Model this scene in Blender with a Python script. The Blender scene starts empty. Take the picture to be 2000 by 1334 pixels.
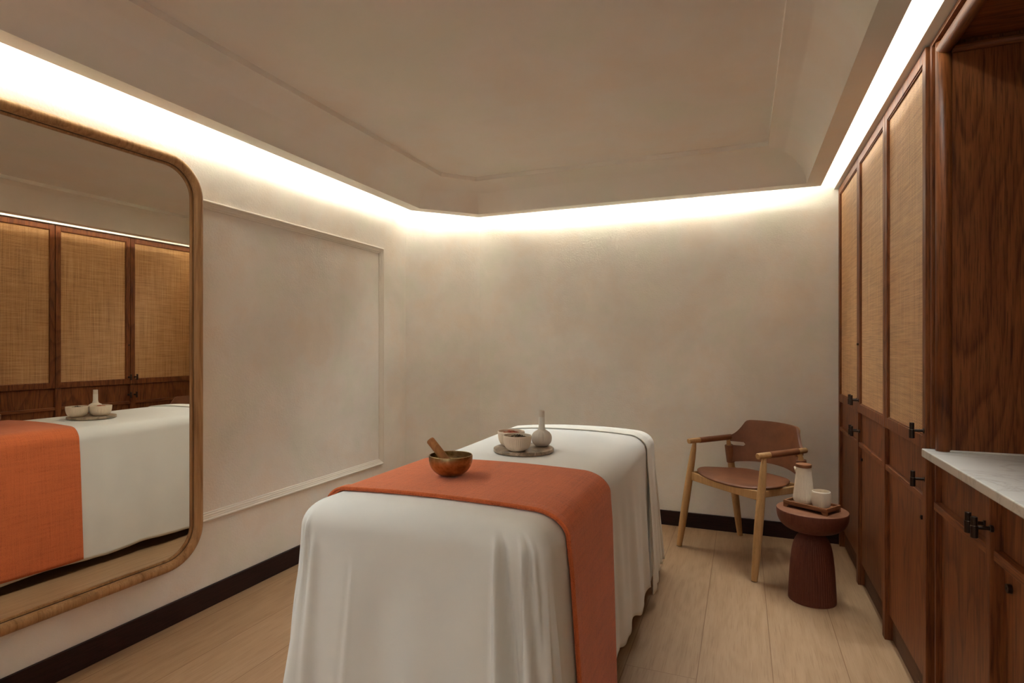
import bpy, bmesh, math, random
from mathutils import Vector, Matrix
from math import pi, sin, cos, exp, sqrt, atan

C = bpy.context.scene.collection
SC = bpy.context.scene
# ------------------------------------------------------------------ camera
H = 1.25
cd = bpy.data.cameras.new('camera')
cam = bpy.data.objects.new('camera', cd); C.objects.link(cam)
cam.location = (0, 0, H)
cam.rotation_euler = (pi/2, 0, atan(450/1122))
cd.sensor_width = 36; cd.lens = 36*1122/2000; cd.shift_y = 0.0045
cd.clip_start = .02
SC.camera = cam
# ------------------------------------------------------------------ colour, world
SC.view_settings.view_transform = 'Standard'
SC.view_settings.look = 'None'
SC.view_settings.gamma = 1.0
SC.view_settings.use_curve_mapping = False
SC.view_settings.exposure = 1.68
SC.cycles.diffuse_bounces = 8
SC.cycles.max_bounces = 12
w = bpy.data.worlds.new('world'); SC.world = w; w.use_nodes = True
w.node_tree.nodes['Background'].inputs[0].default_value = (.8, .88, 1, 1)
w.node_tree.nodes['Background'].inputs[1].default_value = .35

# plan of the room (metres)
XL, YB, YN, XR = -2.381, 4.146, -1.30, 1.15
XC = .5625                                   # cabinet front
WALL = [(XL, YN), (XL, 3.764), (-1.9425, YB), (XR, YB)]
LIPO = [(-2.250, YN+.13), (-2.250, 3.628), (-1.889, 4.015), (.4515, 4.015), (.4515, YN+.13)]
LIPI = [(-2.159, YN+.22), (-2.159, 3.594), (-1.844, 3.921), (.363, 3.921), (.363, YN+.22)]
STEP = [(-1.9375, YN+.44), (-1.9375, 3.514), (-1.7625, 3.707), (.14, 3.692), (.14, YN+.44)]
ZL, ZS, ZC = 2.2425, 2.4258, 2.4535

def area(name, loc, direction, sx, sy, power, col, along=None, spread=180):
    l = bpy.data.lights.new(name, 'AREA'); l.shape = 'RECTANGLE'; l.size = sx; l.size_y = sy
    l.energy = power; l.color = col; l.spread = math.radians(spread)
    o = bpy.data.objects.new(name, l); C.objects.link(o)
    z = -Vector(direction).normalized()
    x = Vector(along).normalized() if along else Vector((1, 0, 0))
    y = z.cross(x).normalized(); x = y.cross(z).normalized()
    o.matrix_world = Matrix((( x.x, y.x, z.x, loc[0]), (x.y, y.y, z.y, loc[1]), (x.z, y.z, z.z, loc[2]), (0, 0, 0, 1)))
    return o
LEDCOL = (.92, 1.03, 1.06)
LEDDIR, LEDUP, LEDREAR, FILLDOWN = .17, 2.5, 3.5, 2.6      # watts per metre
def led(i, direct, up, t0=0., t1=1.):
    a, b = Vector(LIPO[i]), Vector(LIPO[(i+1) % 5])
    a2, b2 = Vector(LIPI[i]), Vector(LIPI[(i+1) % 5])
    m0 = a.lerp(a2, .70); m1 = b.lerp(b2, .70)
    p0 = m0.lerp(m1, t0); p1 = m0.lerp(m1, t1)
    d = p1-p0; mid = (p0+p1)/2
    n = Vector((-d.y, d.x)).normalized()
    L = d.length
    if direct: area('led_strip_light', (mid.x, mid.y, ZL+.076), (n.x, n.y, -.15), L, .012, direct*L, LEDCOL, (d.x, d.y, 0))
    area('led_strip_uplight', (mid.x, mid.y, ZL+.066), (n.x*.25, n.y*.25, 1), L, .030, up*L, LEDCOL, (d.x, d.y, 0))
YS = .75             # nearer than this the unseen strip is boosted as added fill light
def split(i): a = (LIPO[i][1]+LIPI[i][1])/2; b = (LIPO[(i+1) % 5][1]+LIPI[(i+1) % 5][1])/2; return (YS-a)/(b-a)
t = split(0); led(0, 0, LEDREAR, 0, t); led(0, LEDDIR, LEDUP, t, 1)
led(1, LEDDIR, LEDUP); led(2, LEDDIR, LEDUP)
t = split(3); led(3, LEDDIR*1.2, LEDUP*.4, 0, t); led(3, 0, LEDREAR, t, 1)
led(4, 0, LEDREAR)
# added fill strips hidden in the slot above the sight line, washing down into the room
def wash(i, power, z, off, tilt, t0=0., t1=1., sp=100):
    a, b = Vector(LIPO[i]), Vector(LIPO[(i+1) % 5])
    d = b-a; n = Vector((-d.y, d.x)).normalized()
    a = a+n*off; b = b+n*off
    p0 = a.lerp(b, t0); p1 = a.lerp(b, t1); mid = (p0+p1)/2; L = (p1-p0).length
    area('added_fill_downlight', (mid.x, mid.y, z), (-n.x*tilt, -n.y*tilt, -1), L, .062, power*L, LEDCOL, (d.x, d.y, 0), sp)
wash(0, FILLDOWN*.62, 2.340, .085, 1.1, 0, .86); wash(1, FILLDOWN*.8, 2.340, .085, 1.1, .15, .85); wash(2, FILLDOWN, 2.340, .085, 1.1, .10, .84)
wash(3, FILLDOWN*.4, 2.475, .055, .25, .12, 1, 60)
# added cool fill light at the made-up window behind the camera
area('added_window_fill', (-.9, YN-.12, 1.5), (0, 1, 0), 1.7, 1.5, .6, (.90, .97, 1.0))

# ------------------------------------------------------------------ materials
def nt_new(name):
    m = bpy.data.materials.new(name); m.use_nodes = True
    nt = m.node_tree; b = nt.nodes['Principled BSDF']
    return m, nt, b
class G:
    def __init__(s, name, rough=.6, metal=0., spec=.5):
        s.m, s.nt, s.b = nt_new(name)
        s.b.inputs['Roughness'].default_value = rough
        s.b.inputs['Metallic'].default_value = metal
        s.b.inputs['Specular IOR Level'].default_value = spec
        s.tc = s.nt.nodes.new('ShaderNodeTexCoord')
    def map(s, scale=(1, 1, 1), rot=(0, 0, 0), loc=(0, 0, 0), src=None):
        n = s.nt.nodes.new('ShaderNodeMapping')
        n.inputs['Scale'].default_value = scale; n.inputs['Rotation'].default_value = rot; n.inputs['Location'].default_value = loc
        s.nt.links.new(src or s.tc.outputs['Object'], n.inputs[0]); return n.outputs[0]
    def noise(s, vec, scale=5, detail=4, rough=.5, dist=0.):
        n = s.nt.nodes.new('ShaderNodeTexNoise')
        n.inputs['Scale'].default_value = scale; n.inputs['Detail'].default_value = detail
        n.inputs['Roughness'].default_value = rough; n.inputs['Distortion'].default_value = dist
        s.nt.links.new(vec, n.inputs['Vector']); return n.outputs['Fac']
    def ramp(s, fac, stops):
        n = s.nt.nodes.new('ShaderNodeValToRGB'); e = n.color_ramp.elements
        while len(e) < len(stops): e.new(.5)
        for k, (p, c) in enumerate(stops):
            e[k].position = p; e[k].color = (*c, 1) if len(c) == 3 else c
        s.nt.links.new(fac, n.inputs[0]); return n.outputs[0]
    def mix(s, a, b, fac, mode='MIX'):
        n = s.nt.nodes.new('ShaderNodeMix'); n.data_type = 'RGBA'; n.blend_type = mode
        for sock, v in ((n.inputs[0], fac), (n.inputs[6], a), (n.inputs[7], b)):
            if isinstance(v, (int, float)): sock.default_value = v
            elif isinstance(v, tuple): sock.default_value = (*v, 1)
            else: s.nt.links.new(v, sock)
        return n.outputs[2]
    def math(s, op, a, b=None, c=None):
        n = s.nt.nodes.new('ShaderNodeMath'); n.operation = op
        for k, v in enumerate((a, b, c)):
            if v is None: continue
            if isinstance(v, (int, float)): n.inputs[k].default_value = v
            else: s.nt.links.new(v, n.inputs[k])
        return n.outputs[0]
    def sep(s, vec=None):
        n = s.nt.nodes.new('ShaderNodeSeparateXYZ'); s.nt.links.new(vec or s.tc.outputs['Object'], n.inputs[0]); return n.outputs
    def comb(s, x, y, z):
        n = s.nt.nodes.new('ShaderNodeCombineXYZ')
        for k, v in enumerate((x, y, z)):
            if isinstance(v, (int, float)): n.inputs[k].default_value = v
            else: s.nt.links.new(v, n.inputs[k])
        return n.outputs[0]
    def bump(s, h, strength=.3, dist=.001):
        n = s.nt.nodes.new('ShaderNodeBump'); n.inputs['Strength'].default_value = strength; n.inputs['Distance'].default_value = dist
        s.nt.links.new(h, n.inputs['Height']); s.nt.links.new(n.outputs[0], s.b.inputs['Normal'])
    def col(s, c):
        if isinstance(c, tuple): s.b.inputs['Base Color'].default_value = (*c, 1)
        else: s.nt.links.new(c, s.b.inputs['Base Color'])
        return s
def plaster(name, base, amp=.07, bump=.5, sc=1.7):
    g = G(name, .92, spec=.2)
    n1 = g.noise(g.map(), sc, 5, .6, .3); n2 = g.noise(g.map(loc=(7, 3, 1)), sc*1.9, 4, .6, .2)
    a = tuple(x*(1+amp) for x in base); b = tuple(x*(1-amp) for x in base)
    c1 = g.ramp(n1, [(.35, b), (.65, a)])
    tint = g.ramp(n2, [(.38, (1.0, .965, .93)), (.5, (1, 1, 1)), (.64, (.965, 1.0, .97))])
    g.col(g.mix(c1, tint, 1.0, 'MULTIPLY'))
    f = g.noise(g.map(), 95, 4, .65); f2 = g.noise(g.map(), 22, 3, .5)
    g.bump(g.math('ADD', f, g.math('MULTIPLY', f2, .6)), bump, .0035)
    return g.m
M = {}
M['plaster'] = plaster('textured_plaster', (.78, .725, .66))
M['ceiling'] = plaster('ceiling_paint', (.82, .765, .70), .03, .05, .9)
M['cove'] = plaster('cove_paint', (.83, .775, .705), .02, .03, .9)
M['trim'] = G('moulding_paint', .6).col((.74, .67, .58)).m
def wood(name, dark, mid, light, axis='Z', rough=.42, sc=1.0, pores=1.0, contrast=1.0, seedloc=(0, 0, 0)):
    g = G(name, rough+.05, spec=.25)
    st = {'X': (.06, 1, 1), 'Y': (1, .06, 1), 'Z': (1, 1, .06)}[axis]
    fine = {'X': (.035, 1, 1), 'Y': (1, .035, 1), 'Z': (1, 1, .035)}[axis]
    big = {'X': (.16, 1, 1), 'Y': (1, .16, 1), 'Z': (1, 1, .16)}[axis]
    warp = g.noise(g.map(big, loc=seedloc), 2.6*sc, 2, .45)
    saw = g.math('FRACT', g.math('MULTIPLY', warp, 24.))             # annual rings, sharp late wood
    rings = g.ramp(saw, [(.0, (1, 1, 1)), (.55, (.82, .82, .82)), (.86, (.15, .15, .15)), (.97, (.9, .9, .9))])
    n1 = g.noise(g.map(st, loc=seedloc), 70*sc, 5, .7, .2)
    n0 = g.noise(g.map(big, loc=(5, 2, 1)), 5*sc, 3, .5)
    f = g.math('ADD', g.math('MULTIPLY_ADD', rings, .17*contrast, -.085*contrast), g.math('MULTIPLY', n1, .55))
    f = g.math('ADD', f, g.math('MULTIPLY_ADD', n0, .20, .12))
    c = g.ramp(f, [(.32, dark), (.52, mid), (.74, light)])
    p = g.noise(g.map(fine), 260*sc, 3, .6)
    pr = g.ramp(p, [(.38, (1-.55*pores,)*3), (.50, (1, 1, 1))])
    c = g.mix(c, pr, .8, 'MULTIPLY')
    g.col(c); g.bump(p, .2, .0005)
    return g.m
D, Mi, L_ = (.085, .0215, .0070), (.195, .058, .0165), (.290, .098, .028)
M['wood'] = wood('dark_stained_oak', D, Mi, L_)
M['wood_y'] = wood('dark_stained_oak_horizontal', D, Mi, L_, 'Y')
M['wood_x'] = wood('dark_stained_oak_crosswise', D, Mi, L_, 'X')
M['kick'] = wood('toe_kick_oak', (.07, .030, .014), (.11, .050, .023), (.15, .07, .033), 'Y', .7, pores=.3)
M['base'] = wood('espresso_baseboard', (.014, .004, .003), (.022, .007, .005), (.032, .011, .008), 'X', .45)
M['base_y'] = wood('espresso_baseboard_long', (.014, .004, .003), (.022, .007, .005), (.032, .011, .008), 'Y', .45)
M['mirror_wood'] = wood('honey_walnut', (.24, .115, .042), (.41, .22, .092), (.54, .32, .15), 'Z', .38, .8, .4)
M['ash'] = wood('oiled_oak', (.36, .185, .072), (.47, .26, .105), (.56, .33, .14), 'Z', .45, 1.2, .3, .5)
M['walnut'] = wood('walnut_tray', (.13, .045, .016), (.22, .085, .033), (.30, .13, .055), 'X', .45, 1.5, .5)
M['mallet'] = wood('turned_mallet_wood', (.26, .10, .032), (.38, .165, .055), (.45, .21, .075), 'Z', .55, 2, .4)
M['stool'] = wood('mahogany_stool', (.085, .022, .011), (.125, .034, .017), (.160, .047, .024), 'Z', .55, 1.6, .4, .5)
M['stool_top'] = wood('mahogany_stool_top', (.15, .05, .022), (.20, .075, .034), (.25, .10, .046), 'X', .5, 1.4, .4, .5)
# floor planks: 267 mm boards along Y
def floor_mat():
    g = G('oak_plank_floor', .5, spec=.3)
    s = g.sep(); PW = .267
    u = g.math('DIVIDE', g.math('ADD', s[0], .427+PW*40), PW)
    row = g.math('FLOOR', u); fu = g.math('FRACT', u)
    off = g.math('FRACT', g.math('MULTIPLY', g.math('SINE', g.math('MULTIPLY_ADD', row, 12.9898, 0.)), 43758.5))
    v = g.math('ADD', g.math('DIVIDE', s[1], 2.35), off); col = g.math('FLOOR', v); fv = g.math('FRACT', v)
    idv = g.comb(row, col, 3.3)
    wn = g.nt.nodes.new('ShaderNodeTexWhiteNoise'); g.nt.links.new(idv, wn.inputs['Vector'])
    rnd = wn.outputs['Value']
    gx = g.math('ADD', s[0], g.math('MULTIPLY', rnd, 7.)); gy = g.math('ADD', s[1], g.math('MULTIPLY', rnd, 23.))
    vec = g.comb(gx, gy, 0.)
    warp = g.noise(g.map((1, .20, 1), src=vec), 2.6, 2, .5)
    rings = g.math('MULTIPLY_ADD', g.math('SINE', g.math('MULTIPLY', warp, 130.)), .5, .5)
    n1 = g.noise(g.map((1, .09, 1), src=vec), 34, 5, .65, .4)
    f = g.math('ADD', g.math('MULTIPLY', rings, .09), g.math('MULTIPLY', n1, .9))
    f = g.math('ADD', f, g.math('MULTIPLY_ADD', rnd, .14, -.07))
    c = g.ramp(f, [(.26, (.30, .172, .085)), (.55, (.355, .213, .113)), (.84, (.395, .245, .14))])
    p = g.noise(g.map((1, .03, 1), src=vec), 190, 2, .6)
    c = g.mix(c, g.ramp(p, [(.33, (.78, .74, .7)), (.46, (1, 1, 1))]), .7, 'MULTIPLY')
    e1 = g.math('LESS_THAN', g.math('MINIMUM', fu, g.math('SUBTRACT', 1., fu)), .0062)
    e2 = g.math('LESS_THAN', g.math('MINIMUM', fv, g.math('SUBTRACT', 1., fv)), .00055)
    e = g.math('MAXIMUM', e1, e2)
    c = g.mix(c, (.22, .11, .05), e)
    g.col(c); g.bump(g.math('SUBTRACT', g.math('MULTIPLY', p, .2), e), .3, .001)
    return g.m
M['floor'] = floor_mat()
def rattan():
    g = G('woven_rattan', .5, spec=.5); g.b.inputs['Sheen Weight'].default_value = .07
    s = g.sep()
    y, z = s[1], s[2]
    wz = g.noise(g.comb(g.math('MULTIPLY', y, 3.), g.math('MULTIPLY', z, 60.), 0.), 1, 2)
    zz = g.math('ADD', z, g.math('MULTIPLY', wz, .004))
    weft = g.math('MULTIPLY_ADD', g.math('SINE', g.math('MULTIPLY', zz, 2*pi/.0047)), .5, .5)
    warp = g.math('MULTIPLY_ADD', g.math('SINE', g.math('MULTIPLY', y, 2*pi/.0105)), .5, .5)
    under = g.math('MULTIPLY_ADD', g.math('MULTIPLY', g.math('SINE', g.math('MULTIPLY', zz, pi/.0047)), g.math('SINE', g.math('MULTIPLY', y, pi/.0105))), .5, .5)
    sh = g.noise(g.map((1, 2.2, 75)), 2.2, 3, .7); sv = g.noise(g.map((1, 62, 1.2)), 2.0, 3, .7)
    t = g.math('ADD', g.math('MULTIPLY', sh, .55), g.math('MULTIPLY', sv, .55))
    c = g.ramp(t, [(.38, (.33, .150, .043)), (.55, (.57, .290, .100)), (.72, (.72, .43, .175))])
    hgt = g.math('ADD', g.math('MULTIPLY', weft, .6), g.math('ADD', g.math('MULTIPLY', warp, .15), g.math('MULTIPLY', under, .35)))
    c = g.mix(c, g.ramp(hgt, [(.15, (.50, .42, .36)), (.6, (1, 1, 1))]), .75, 'MULTIPLY')
    g.col(c); g.bump(hgt, .6, .002)
    return g.m
M['rattan'] = rattan()
def cloth(name, base, bs=.25, wv=900, amp=.06, sheen=.3, rough=.9, streak=False):
    g = G(name, rough, spec=.15)
    s = g.sep()
    n = g.noise(g.map(), 7, 3, .5)
    c = g.ramp(n, [(.3, tuple(x*(1-amp) for x in base)), (.7, tuple(min(1, x*(1+amp)) for x in base))])
    if streak:
        a = g.noise(g.map((5, 260, 5)), 1, 3, .7); b = g.noise(g.map((200, 5, 60)), 1, 3, .7); k = g.noise(g.map(), 330, 2, .7)
        t = g.math('ADD', g.math('ADD', g.math('MULTIPLY', a, .36), g.math('MULTIPLY', b, .28)), g.math('MULTIPLY', k, .5))
        c = g.mix(c, g.ramp(t, [(.40, (.56, .48, .42)), (.56, (.97, .97, .97)), (.74, (1.12, 1.12, 1.12))]), .9, 'MULTIPLY')
        g.bump(t, .75, .0035)
    else:
        g.bump(g.noise(g.map(), wv, 2, .6), bs, .0006)
    g.col(c); g.b.inputs['Sheen Weight'].default_value = sheen; g.b.inputs['Sheen Roughness'].default_value = .5
    return g.m
M['sheet'] = cloth('white_cotton', (.715, .695, .65), sheen=.15, amp=.015)
M['sheet2'] = cloth('cream_cotton', (.74, .705, .63), sheen=.15, amp=.015)
M['towel'] = cloth('terracotta_weave', (.66, .160, .052), streak=True, amp=.05, sheen=.2)
def leather():
    g = G('cognac_leather', .48, spec=.4)
    n = g.noise(g.map(), 9, 4, .6)
    g.col(g.ramp(n, [(.3, (.155, .052, .020)), (.7, (.235, .085, .034))]))
    g.bump(g.noise(g.map(), 420, 3, .6), .25, .0008)
    return g.m
M['leather'] = leather()
M['leather_seat'] = M['leather']
def ceramic(name, c):
    g = G(name, .62, spec=.35); n = g.noise(g.map(), 40, 3)
    g.col(g.ramp(n, [(.3, tuple(x*.95 for x in c)), (.7, c)])); return g.m
M['ceramic'] = ceramic('cream_stoneware', (.72, .60, .46))
M['ceramic_in'] = ceramic('stoneware_inside', (.60, .46, .32))
def brass():
    g = G('aged_brass', .34, 1.0)
    n = g.noise(g.map(), 26, 5, .65, .6); n2 = g.noise(g.map((1, 1, 3)), 60, 3)
    g.col(g.ramp(n, [(.32, (.20, .125, .050)), (.5, (.38, .255, .115)), (.7, (.52, .37, .185))]))
    g.nt.links.new(g.math('MULTIPLY_ADD', n2, .25, .24), g.b.inputs['Roughness'])
    g.bump(g.noise(g.map(), 55, 2), .18, .002); return g.m
M['brass'] = brass()
def stone():
    g = G('veined_brown_marble', .35)
    n = g.noise(g.map(), 16, 5, .6, 1.2); v = g.noise(g.map(loc=(3, 1, 2)), 30, 5, .7, 2.)
    c = g.ramp(n, [(.30, (.14, .105, .064)), (.46, (.22, .16, .10)), (.54, (.35, .255, .17)), (.7, (.44, .335, .24))])
    g.col(g.mix(c, g.ramp(v, [(.60, (0, 0, 0)), (.66, (.25, .22, .19))]), .8, 'ADD')); return g.m
M['stone'] = stone()
def marble():
    g = G('white_veined_marble', .22)
    s = g.map((1, 2.2, 1), rot=(0, 0, .6))
    n = g.noise(s, 3.2, 6, .6, 1.4); n2 = g.noise(s, 1.6, 4, .5)
    v = g.math('ABSOLUTE', g.math('SUBTRACT', n, .5))
    c = g.ramp(v, [(.0, (.56, .52, .46)), (.012, (.64, .60, .545)), (.05, (.69, .65, .59))])
    g.col(g.mix(c, g.ramp(n2, [(.35, (.9, .89, .88)), (.65, (1, 1, 1))]), 1., 'MULTIPLY')); return g.m
M['marble'] = marble()
M['bronze'] = G('dark_bronze', .38, .9).col((.050, .033, .024)).m
M['black'] = G('black_leather_band', .6).col((.012, .008, .006)).m
M['cotton'] = cloth('muslin', (.66, .58, .48), wv=500, amp=.04, bs=.3)
M['cotton_wrap'] = cloth('cotton_cord', (.74, .71, .63), wv=400, amp=.03, bs=.4)
M['plastic'] = G('dark_glide', .6).col((.03, .018, .012)).m
M['mattress'] = G('dark_vinyl', .5).col((.05, .04, .035)).m
M['red_herb'] = G('dried_petals', .8).col((.42, .10, .05)).m
M['orange_herb'] = G('dried_petals_pale', .8).col((.55, .25, .10)).m
M['dark_herb'] = G('dried_herb', .8).col((.07, .045, .022)).m
M['mid_herb'] = G('dried_herb_pale', .8).col((.26, .18, .09)).m
M['mirror'] = G('mirror_glass', .0, 1.0).col((.74, .685, .60)).m
M['dark_line'] = G('painted_shadow_line', .6).col((.05, .025, .012)).m
M['frame_white'] = G('window_paint', .5).col((.75, .72, .66)).m
def glass():
    g = G('window_glass', .0); g.b.inputs['Transmission Weight'].default_value = 1.; g.b.inputs['IOR'].default_value = 1.02
    g.col((1, 1, 1)); return g.m
M['glass'] = glass()

# ------------------------------------------------------------------ mesh helpers
def tag(o, label=None, cat=None, group=None, kind=None):
    if label: o['label'] = label
    if cat: o['category'] = cat
    if group: o['group'] = group
    if kind: o['kind'] = kind
    return o
def empty(name, loc, label, cat, rz=0., group=None):
    o = bpy.data.objects.new(name, None); C.objects.link(o); o.location = loc; o.rotation_euler = (0, 0, rz)
    o.empty_display_size = .1
    return tag(o, label, cat, group)
def obj(name, bm, mat, parent=None, smooth=False, bevel=0., seg=2, world=True, angle=40, subsurf=0, recalc=True):
    if recalc: bmesh.ops.recalc_face_normals(bm, faces=bm.faces[:])
    me = bpy.data.meshes.new(name); bm.to_mesh(me); bm.free()
    mats = mat if isinstance(mat, list) else [mat]
    for m in mats: me.materials.append(m)
    if smooth:
        for p in me.polygons: p.use_smooth = True
    o = bpy.data.objects.new(name, me); C.objects.link(o)
    if parent:
        o.parent = parent
        if world:
            # mesh data given in world coordinates: undo parents' transform
            pw = Matrix.Identity(4); q = parent; chain = []
            while q: chain.append(q); q = q.parent
            for q in reversed(chain):
                pw = pw @ q.matrix_parent_inverse @ q.matrix_basis
            o.matrix_parent_inverse = pw.inverted()
    if bevel:
        b = o.modifiers.new('bevel', 'BEVEL'); b.width = bevel; b.segments = seg; b.limit_method = 'ANGLE'; b.angle_limit = math.radians(angle)
        b.harden_normals = False
    if subsurf:
        s = o.modifiers.new('subsurf', 'SUBSURF'); s.levels = subsurf; s.render_levels = subsurf
    return o
def box(bm, x0, x1, y0, y1, z0, z1):
    vs = [bm.verts.new(p) for p in ((x0,y0,z0),(x1,y0,z0),(x1,y1,z0),(x0,y1,z0),(x0,y0,z1),(x1,y0,z1),(x1,y1,z1),(x0,y1,z1))]
    for f in ((0,3,2,1),(4,5,6,7),(0,1,5,4),(1,2,6,5),(2,3,7,6),(3,0,4,7)): bm.faces.new([vs[i] for i in f])
    return vs
def B(*a):
    bm = bmesh.new()
    for t in a: box(bm, *t)
    return bm
def lathe(prof, c=(0, 0, 0), seg=48, flutes=0, fd=0., zr=None, bm=None, closed=False):
    """prof [(r,z)]; flutes: depth fd between z range zr"""
    bm = bm or bmesh.new(); rings = []
    for (r, z) in prof:
        if r < 1e-6: rings.append([bm.verts.new((c[0], c[1], c[2]+z))]); continue
        ring = []
        for k in range(seg):
            a = 2*pi*k/seg; rr = r
            if flutes and zr and zr[0] <= z <= zr[1]:
                e = min(1, (z-zr[0])/.006+.0, (zr[1]-z)/.006+.0); e = max(0, e)
                rr = r - fd*e*(.5-.5*cos(a*flutes))**1.5
            ring.append(bm.verts.new((c[0]+rr*cos(a), c[1]+rr*sin(a), c[2]+z)))
        rings.append(ring)
    for A, Bq in zip(rings, rings[1:]):
        if len(A) == 1 and len(Bq) == 1: continue
        if len(A) == 1:
            for k in range(seg): bm.faces.new((A[0], Bq[(k+1) % seg], Bq[k]))
        elif len(Bq) == 1:
            for k in range(seg): bm.faces.new((A[k], A[(k+1) % seg], Bq[0]))
        else:
            for k in range(seg): bm.faces.new((A[k], A[(k+1) % seg], Bq[(k+1) % seg], Bq[k]))
    return bm
def tube(path, radii, seg=16, caps=True, bm=None):
    bm = bm or bmesh.new(); rings = []
    P = [Vector(p) for p in path]
    if isinstance(radii, (int, float)): radii = [radii]*len(P)
    up = None
    for i, p in enumerate(P):
        t = (P[min(i+1, len(P)-1)]-P[max(i-1, 0)]).normalized()
        if up is None:
            up = Vector((0, 0, 1)) if abs(t.z) < .9 else Vector((1, 0, 0))
        x = t.cross(up).normalized(); y = x.cross(t).normalized(); up = y
        rings.append([bm.verts.new(p + (x*cos(2*pi*k/seg)+y*sin(2*pi*k/seg))*radii[i]) for k in range(seg)])
    for A, Bq in zip(rings, rings[1:]):
        for k in range(seg): bm.faces.new((A[k], A[(k+1) % seg], Bq[(k+1) % seg], Bq[k]))
    if caps: bm.faces.new(rings[0]); bm.faces.new(rings[-1][::-1])
    return bm
def quad(bm, *p):
    return bm.faces.new([bm.verts.new(q) for q in p])
def prism(bm, poly, z0, z1):
    a = [bm.verts.new((x, y, z0)) for x, y in poly]; b = [bm.verts.new((x, y, z1)) for x, y in poly]
    n = len(poly)
    for k in range(n): bm.faces.new((a[k], a[(k+1) % n], b[(k+1) % n], b[k]))
    bm.faces.new(a[::-1]); bm.faces.new(b)
def S(name, bm, mat, label, cat, **kw):
    o = obj(name, bm, mat, **kw); return tag(o, label, cat, kind='structure')
def T(name, bm, mat, label, cat, **kw):
    g = kw.pop('group', None); o = obj(name, bm, mat, **kw); return tag(o, label, cat, g)

# ------------------------------------------------------------------ room shell
ZT = 2.56
S('floor', B((XL-.15, XR+.1, YN-.1, YB+.15, -.1, 0)), M['floor'], 'pale oak floor of wide planks running towards the back wall', 'floor')
S('wall_left', B((XL-.12, XL, YN-.1, 3.764, 0, ZT)), M['plaster'], 'left wall of textured cream plaster carrying the mirror', 'wall')
bm = bmesh.new(); prism(bm, [(XL, 3.764), (-1.9425, YB), (-1.9425-.06, YB+.12), (XL-.12, YB+.12), (XL-.12, 3.764)], 0, ZT)
S('wall_corner', bm, M['plaster'], 'short angled plaster wall between left and back walls', 'wall')
S('wall_back', B((-1.9425, XR, YB, YB+.12, 0, ZT)), M['plaster'], 'textured cream plaster back wall behind the leather armchair', 'wall')
S('wall_right', B((XR, XR+.1, YN-.1, YB+.12, 0, ZT)), M['plaster'], 'plaster wall hidden behind the row of oak cabinets', 'wall')
WX0, WX1, WZ0, WZ1 = -1.75, -.05, .75, 2.1
S('wall_front', B((XL-.1, WX0, YN-.12, YN, 0, ZT), (WX1, XR+.1, YN-.12, YN, 0, ZT), (WX0, WX1, YN-.12, YN, 0, WZ0), (WX0, WX1, YN-.12, YN, WZ1, ZT)),
  M['plaster'], 'plaster wall with an added window on the side of the viewer', 'wall')
wf = S('added_window_1', B((WX0, WX1, YN-.09, YN-.03, WZ0, WZ0+.05), (WX0, WX1, YN-.09, YN-.03, WZ1-.05, WZ1), (WX0, WX0+.05, YN-.09, YN-.03, WZ0, WZ1),
    (WX1-.05, WX1, YN-.09, YN-.03, WZ0, WZ1), ((WX0+WX1)/2-.02, (WX0+WX1)/2+.02, YN-.09, YN-.03, WZ0, WZ1)), M['frame_white'], 'added painted window frame, out of view on the viewer side wall', 'window')  # window made up, out of view, as an opening for the fill light
bm = bmesh.new(); prism(bm, STEP, ZC, ZC+.03)
S('ceiling', bm, M['ceiling'], 'flat recessed cream ceiling tray', 'ceiling')
bm = bmesh.new()
box(bm, XL-.1, XR+.1, YN-.1, YB+.12, ZT, ZT+.05)
S('ceiling_slab', bm, M['ceiling'], 'structural slab above the recessed ceiling', 'ceiling')
# cove: soffit lip, curved cove and small step up to the tray, one moulding running round the room
bm = bmesh.new()
def ring(poly, z): return [bm.verts.new((x, y, z)) for x, y in poly]
def bridge(A, Bq):
    n = len(A)
    for k in range(n): bm.faces.new((A[k], A[(k+1) % n], Bq[(k+1) % n], Bq[k]))
NS = 20
rings = [ring([(a[0]*.38+b[0]*.62, a[1]*.38+b[1]*.62) for a, b in zip(LIPO, LIPI)], 2.47),
         ring([(a[0]*.20+b[0]*.80, a[1]*.20+b[1]*.80) for a, b in zip(LIPO, LIPI)], 2.47)]
rings = []
TR = lambda f: [(a[0]*(1-f)+b[0]*f, a[1]*(1-f)+b[1]*f) for a, b in zip(LIPO, LIPI)]
rings.append(ring(TR(.75), 2.5)); rings.append(ring(TR(.75), ZL+.016)); rings.append(ring(LIPO, ZL+.016)); rings.append(ring(LIPO, ZL)); rings.append(ring(LIPI, ZL))
smooth_from = len(rings)-1
for k in range(1, NS+1):
    a = pi/2*k/NS
    h, v = (1-cos(a)), sin(a)
    rings.append(ring([(p[0]*(1-h)+q[0]*h, p[1]*(1-h)+q[1]*h) for p, q in zip(LIPI, STEP)], ZL+(ZS-ZL)*v))
rings.append(ring(STEP, ZC+.002))
for A, Bq in zip(rings, rings[1:]): bridge(A, Bq)
cove = S('trim_1', bm, M['cove'], 'curved cream ceiling cove with a soffit lip hiding the light strip', 'cove moulding')
for p in cove.data.polygons:
    zc = p.center.z
    if ZL+.001 < zc < ZS-.0005 and abs(p.normal.z) < .995 and abs(p.normal.z) > .02: p.use_smooth = True
em = cove.modifiers.new('split', 'EDGE_SPLIT'); em.split_angle = math.radians(28)
# bulkhead over the cabinets
S('wall_bulkhead', B((.539, XR, YN, YB, 2.245, ZT)), M['cove'], 'brightly lit cream bulkhead above the oak cabinets', 'wall')
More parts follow.
